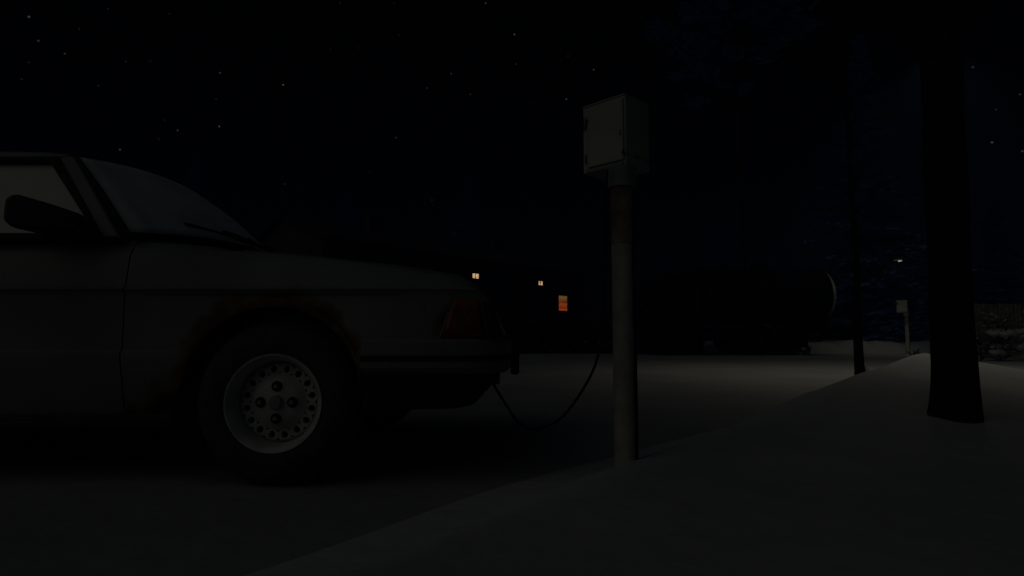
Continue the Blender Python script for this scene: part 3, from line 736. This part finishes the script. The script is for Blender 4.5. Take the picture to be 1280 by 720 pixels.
# ------------------------------------------------------------ tank truck
tk = empty('tank_truck', (12.05, 23.2, 0), R(3))       # local -x forward; rear end at x = 0
def tb(name, m, boxes, bevel=.02, parent=tk):
    q = MB()
    for c, d in boxes: q.box(c, d)
    return q.build(name, m, parent, bevel=bevel)
tb('chassis', M['truck_black'], [((-3.6, -.42, .86), (7.0, .10, .22)), ((-3.6, .42, .86), (7.0, .10, .22)), ((-.6, 0, .86), (.1, .9, .2)), ((-3, 0, .86), (.1, .9, .2)), ((-2.5, 0, .60), (.14, 1.6, .14)), ((-3.75, 0, .60), (.14, 1.6, .14)), ((-6.6, 0, .55), (.14, 1.6, .14))])
tk_t = MB(); prof = []
L0, L1, rr = -.76, -5.1, 1.02
pr = [(rr * math.sin(a), L0 + .47 * math.cos(a)) for a in [math.pi/2 * k/12 for k in range(13)]]
def ring(x, r, n=36): return [Vector((x, r*1.08*math.cos(t), 2.16 + r*math.sin(t))) for t in [2*math.pi*j/n for j in range(n)]]
body = MB(); body.grid([ring(x, rr) for x in (L0, L0 - .08, L0 - .5, -2.8, L1 + .5, L1)], close=True)
body.grid([ring(L1 - q, r) for r, q in ((rr, 0), (.9, .1), (.6, .2), (.3, .25), (.02, .27))], close=True)
tko = body.build('tank', M['truck'], tk, smooth=40)
ec = MB(); ec.grid([ring(x, max(.01, r)) for r, x in pr], close=True); ec.build('tank_end', M['tankend'], tk, smooth=50)
for x in (L0 - .02, -2.8, L1 + .02):
    hbm = MB(); hbm.grid([ring(x - .05, rr + .02), ring(x + .05, rr + .02)], close=True); hbm.build('tank_band', M['truck_black'], tk)
mh = MB(); mh.tube([(-2.9, 0, 3.1), (-2.9, 0, 3.34)], .28, 20); mh.build('manhole', M['truck_black'], tk)
for x in (-1.9, -4.0): tb('tank_saddle', M['truck_black'], [((x, 0, 1.14), (.18, 1.7, .36))])
tb('tool_box', M['truck'], [((-4.35, -.98, .82), (.9, .4, .5))])
tb('rear_deck', M['truck'], [((-.55, 0, 1.05), (1.1, 2.2, .10))])
hosep = MB(); hosep.tube([(-.25, -.6, 1.0), (-.2, -.6, .8), (.05, -.5, .72)], .09, 12); hosep.build('outlet_pipe', M['truck_black'], tk); hosep = MB(); hosep.tube([(-.3, .3, 1.0), (-.1, .3, .75)], .08, 12); hosep.build('outlet_pipe', M['truck_black'], tk)
tb('rear_bumper', M['truck_black'], [((-.12, 0, .62), (.14, 2.3, .14)), ((-.12, -.7, .78), (.1, .1, .3)), ((-.12, .7, .78), (.1, .1, .3))])
tb('underrun_guard', M['truck_black'], [((-1.05, -1.0, .62), (1.3, .06, .16))])
for y in (-1.0, 1.0):
    for x in (-2.5, -3.75): tb('mudguard', M['truck_black'], [((x, y, 1.22), (1.25, .62, .04))])
    tb('mudflap', M['truck_black'], [((-1.82, y, .72), (.03, .6, .9))], 0)
    tb('step', M['truck_black'], [((-5.75, y*1.08, .55), (.5, .25, .06))])
lad = MB()
for y in (-.25, .15): lad.tube([(-.30, y, 1.1), (-.34, y, 3.05), (-.9, y, 3.22)], .02, 6)
for k in range(7): lad.tube([(-.31, -.25, 1.3 + .26*k), (-.31, .15, 1.3 + .26*k)], .014, 6)
lad.build('ladder', M['truck_black'], tk)
for y in (-.95, .95): tb('tail_light', M['red_lens'], [((-.02, y, .80), (.04, .3, .12))], .008)
cabp = [(-5.45, .62), (-7.45, .62), (-7.50, 1.35), (-7.36, 1.75), (-7.02, 2.72), (-6.8, 2.86), (-5.55, 2.86), (-5.45, 2.75)]
cb = MB(); cb.prism(cabp, lambda x, z: Vector((x, -1.15, z)), lambda x, z: Vector((x, 1.15, z))); cb.build('cab', M['truck'], tk, bevel=.06, seg=3)
for sg in (-1, 1):
    dw = MB(); dw.prism([(-5.85, 1.72), (-7.05, 1.72), (-6.82, 2.55), (-5.85, 2.55)], lambda x, z: Vector((x, sg*1.158, z)), lambda x, z: Vector((x, sg*1.10, z))); dw.build('cab_window', M['glass_dark'], tk)
    dm = MB(); dm.box((-7.3, sg*1.36, 2.1), (.08, .22, .42)); dm.tube([(-7.15, sg*1.14, 2.4), (-7.28, sg*1.36, 2.36)], .015, 6); dm.build('wing_mirror', M['truck_black'], tk)
wf = MB(); wf.add([(-7.385, -1.0, 1.75), (-7.385, 1.0, 1.75), (-7.07, .95, 2.65), (-7.07, -.95, 2.65)], [(0, 1, 2, 3)]); wf.build('windshield', M['glass_dark'], tk, solid=.02)
tb('front_bumper', M['truck_black'], [((-7.5, 0, .55), (.16, 2.3, .30))])
twm = None
def truck_wheel(x, sg):
    global twm
    if twm is None:
        q = MB(); q.lathe([(.30, 0), (.36, .01), (.46, .01), (.53, -.03), (.55, -.07), (.55, -.30), (.52, -.36), (.30, -.37)], 40)
        o = q.build('wheel', M['under'], tk, smooth=40); twm = o.data
        r2 = MB(); r2.lathe([(.30, 0), (.27, -.05), (.24, -.12), (.12, -.10), (.11, -.02), (.0, -.01)], 32); truck_wheel.r = r2.build('rim', M['truck'], o, smooth=40).data
    else:
        o = link(bpy.data.objects.new('wheel', twm), tk); link(bpy.data.objects.new('rim', truck_wheel.r), o)
    o.location = (x, sg*1.12, .55); o.rotation_euler = (0, 0, 0 if sg < 0 else math.pi)
for x in (-2.5, -3.75, -6.6):
    for sg in (-1, 1): truck_wheel(x, sg)
tag(tk, 'dark tank truck parked on the snow at the far side, behind the near heater post', 'truck')

# ------------------------------------------------------------ house with the lit windows
A = Vector((-3.5, 60.0)); U = Vector((.636, .771)); N_ = Vector((.771, -.636))
hs = empty('apartment_house', (A.x, A.y, 0), math.atan2(U.y, U.x))     # local x along the facade, -y out of it
X0, X1, DEP, EV = -17.0, 19.0, 11.0, 8.35
wl = MB(); wl.prism([(0, -.3), (DEP, -.3), (DEP, EV), (DEP/2, EV + 2.2), (0, EV)], lambda y, z: Vector((X0, y, z)), lambda y, z: Vector((X1, y, z))); wl.build('wall', M['wall'], hs, smooth=0)
rf = MB()
for sgn in (0, 1):
    ya, yb = (-.6, DEP/2) if sgn == 0 else (DEP + .6, DEP/2)
    za, zb_ = EV - .22, EV + 2.2
    rf.add([(X0 - .5, ya, za), (X1 + .5, ya, za), (X1 + .5, yb, zb_), (X0 - .5, yb, zb_), (X0 - .5, ya, za + .16), (X1 + .5, ya, za + .16), (X1 + .5, yb, zb_ + .16), (X0 - .5, yb, zb_ + .16)], [(0,1,2,3),(4,5,6,7),(0,1,5,4),(1,2,6,5),(2,3,7,6),(3,0,4,7)])
rfo = rf.build('roof', M['roof'], hs, smooth=0)
for x in (-9, 8): MB().box((x, DEP/2 - 1, EV + 2.3), (.9, .7, 1.6)).build('chimney', M['wall'], rfo)
def win(x, z, w, h, pane, mullion=True):
    f = MB()
    for c, d in (((0, 0, h/2 + .05), (w + .2, .10, .10)), ((0, 0, -h/2 - .05), (w + .2, .10, .10)), ((-w/2 - .05, 0, 0), (.10, .10, h)), ((w/2 + .05, 0, 0), (.10, .10, h)), ((0, .02, 0), (.06, .05, h))):
        if mullion or d[0] != .06: f.box(c, d)
    o = f.build('window', M['trim'], hs); o.location = (x, -.03, z)
    pn = MB(); pn.box((0, 0, 0), (w, .02, h)); po = pn.build('pane', pane, o); po.location = (0, .04, 0)
def face_x(px):                          # where along the facade a photo column falls
    k = (px - 640) / F; return (k*A.y - A.x) / (U.x - k*U.y)
xa, xb, xc = face_x(594), face_x(675.5), face_x(703.5)
za = at(594, 345, A.y + U.y*xa).z; zb2 = at(675.5, 354, A.y + U.y*xb).z; zc = at(703.5, 379, A.y + U.y*xc).z
win(xa, za, .92, .46, M['lit_white']); win(xb, zb2, .82, .44, M['lit_white']); win(xc, zc, 1.75, 1.72, M['lit_orange'], False)
pitch = xb - xa
for k in range(-1, 2):
    x = xa + pitch * k * .5
    for xx in (xa - pitch*.5, xa - pitch, xb + pitch*.55, (xa + xb)/2): pass
for x in (xa - 5.2, (xa + xb)/2, xb + 4.6, xb + 8.2): win(x, za, .92, .46, M['glass_dark'])
for x in (xc - 4.2, xc - 8.2, xc - 12.4, xc + 4.2): win(x, zc, 1.5, 1.6, M['glass_dark'])
for x in (xc, xc - 4.2, xc - 12.4, xc + 4.2): win(x, 1.75, 1.5, 1.5, M['glass_dark'])
dr = MB(); dr.box((xc - 8.2, -.03, 1.05), (1.1, .08, 2.1)); dro = dr.build('door', M['trim'], hs, bevel=.01)
tag(hs, 'dark two storey house far off with small lit windows and one orange window', 'house')

# ------------------------------------------------------------ street lamps
def street_lamp(loc, h, arm, face, name='street_lamp'):
    root = empty(name, loc, face)
    pm = MB(); pm.tube([(0, 0, -.1), (0, 0, h*.5), (0, 0, h)], [.065, .055, .045], 14); pm.tube(smooth_path([(0, 0, h - .05), (0, -arm*.4, h + .12), (0, -arm, h + .14)], 5), .03, 10); pm.build('pole', M['lamp_metal'], root, smooth=50)
    hd_ = MB(); hd_.box((0, -arm - .12, h + .15), (.20, .46, .10)); ho = hd_.build('lamp_head', M['lamp_metal'], root, bevel=.03)
    return root, ho, Vector((0, -arm - .13, h + .085))
b = at(1188, 440, 10.1)
root, ho, lp = street_lamp((b.x, 10.1, 0), 5.0, .8, -.607)
MB().box(lp, (.14, .32, .03)).build('lens', M['lamp_lens'], ho, bevel=.008)
ld = bpy.data.lights.new('lamp_light', 'SPOT'); lo = bpy.data.objects.new('lamp_light', ld); C.objects.link(lo); lo.parent = root
lo.location = lp + Vector((0, 0, -.06)); ld.energy = 2100; ld.color = (1, .90, .70); ld.spot_size = R(132); ld.spot_blend = .62; ld.shadow_soft_size = .12
lo.rotation_euler = Vector((.15, .55, -6)).to_track_quat('-Z', 'Y').to_euler()
tag(root, 'lit street lamp hidden behind the big pine trunk', 'street lamp', 'street lamps')
b = at(1125, 327, 22.6)
r2, ho2, lp2 = street_lamp((b.x + 1.53, 22.6, 0), b.z - .05, 1.4, -math.pi/2)
l2 = bpy.data.lights.new('low_lamp_light', 'SPOT'); o2 = bpy.data.objects.new('low_lamp_light', l2); C.objects.link(o2); o2.parent = r2
o2.location = lp2 + Vector((0, 0, -.10)); l2.energy = 300; l2.color = (1, .92, .70); l2.spot_size = R(165); l2.spot_blend = .3; l2.shadow_soft_size = .1
o2.rotation_euler = Vector((-.3, -3.5, -3.2)).to_track_quat('-Z', 'Y').to_euler()
MB().box(lp2, (.10, .10, .06)).build('lens', M['lamp_lens_dim'], ho2, bevel=.01)
tag(r2, 'low far street lamp glowing as a faint dot above the far heater post', 'street lamp', 'street lamps')

# ------------------------------------------------------------ night haze round the whole place
hz = MB(); hz.box((0, 38, 11.6), (220, 170, 25.6))
hm = bpy.data.materials.new('haze'); hm.use_nodes = True; ht = hm.node_tree; ht.nodes.clear()
pv = ht.nodes.new('ShaderNodeVolumePrincipled'); hout = ht.nodes.new('ShaderNodeOutputMaterial'); ht.links.new(pv.outputs[0], hout.inputs['Volume'])
pv.inputs['Color'].default_value = (.25, .40, .95, 1); pv.inputs['Density'].default_value = 0.002
tag(hz.build('haze', hm, smooth=0), kind='stuff')
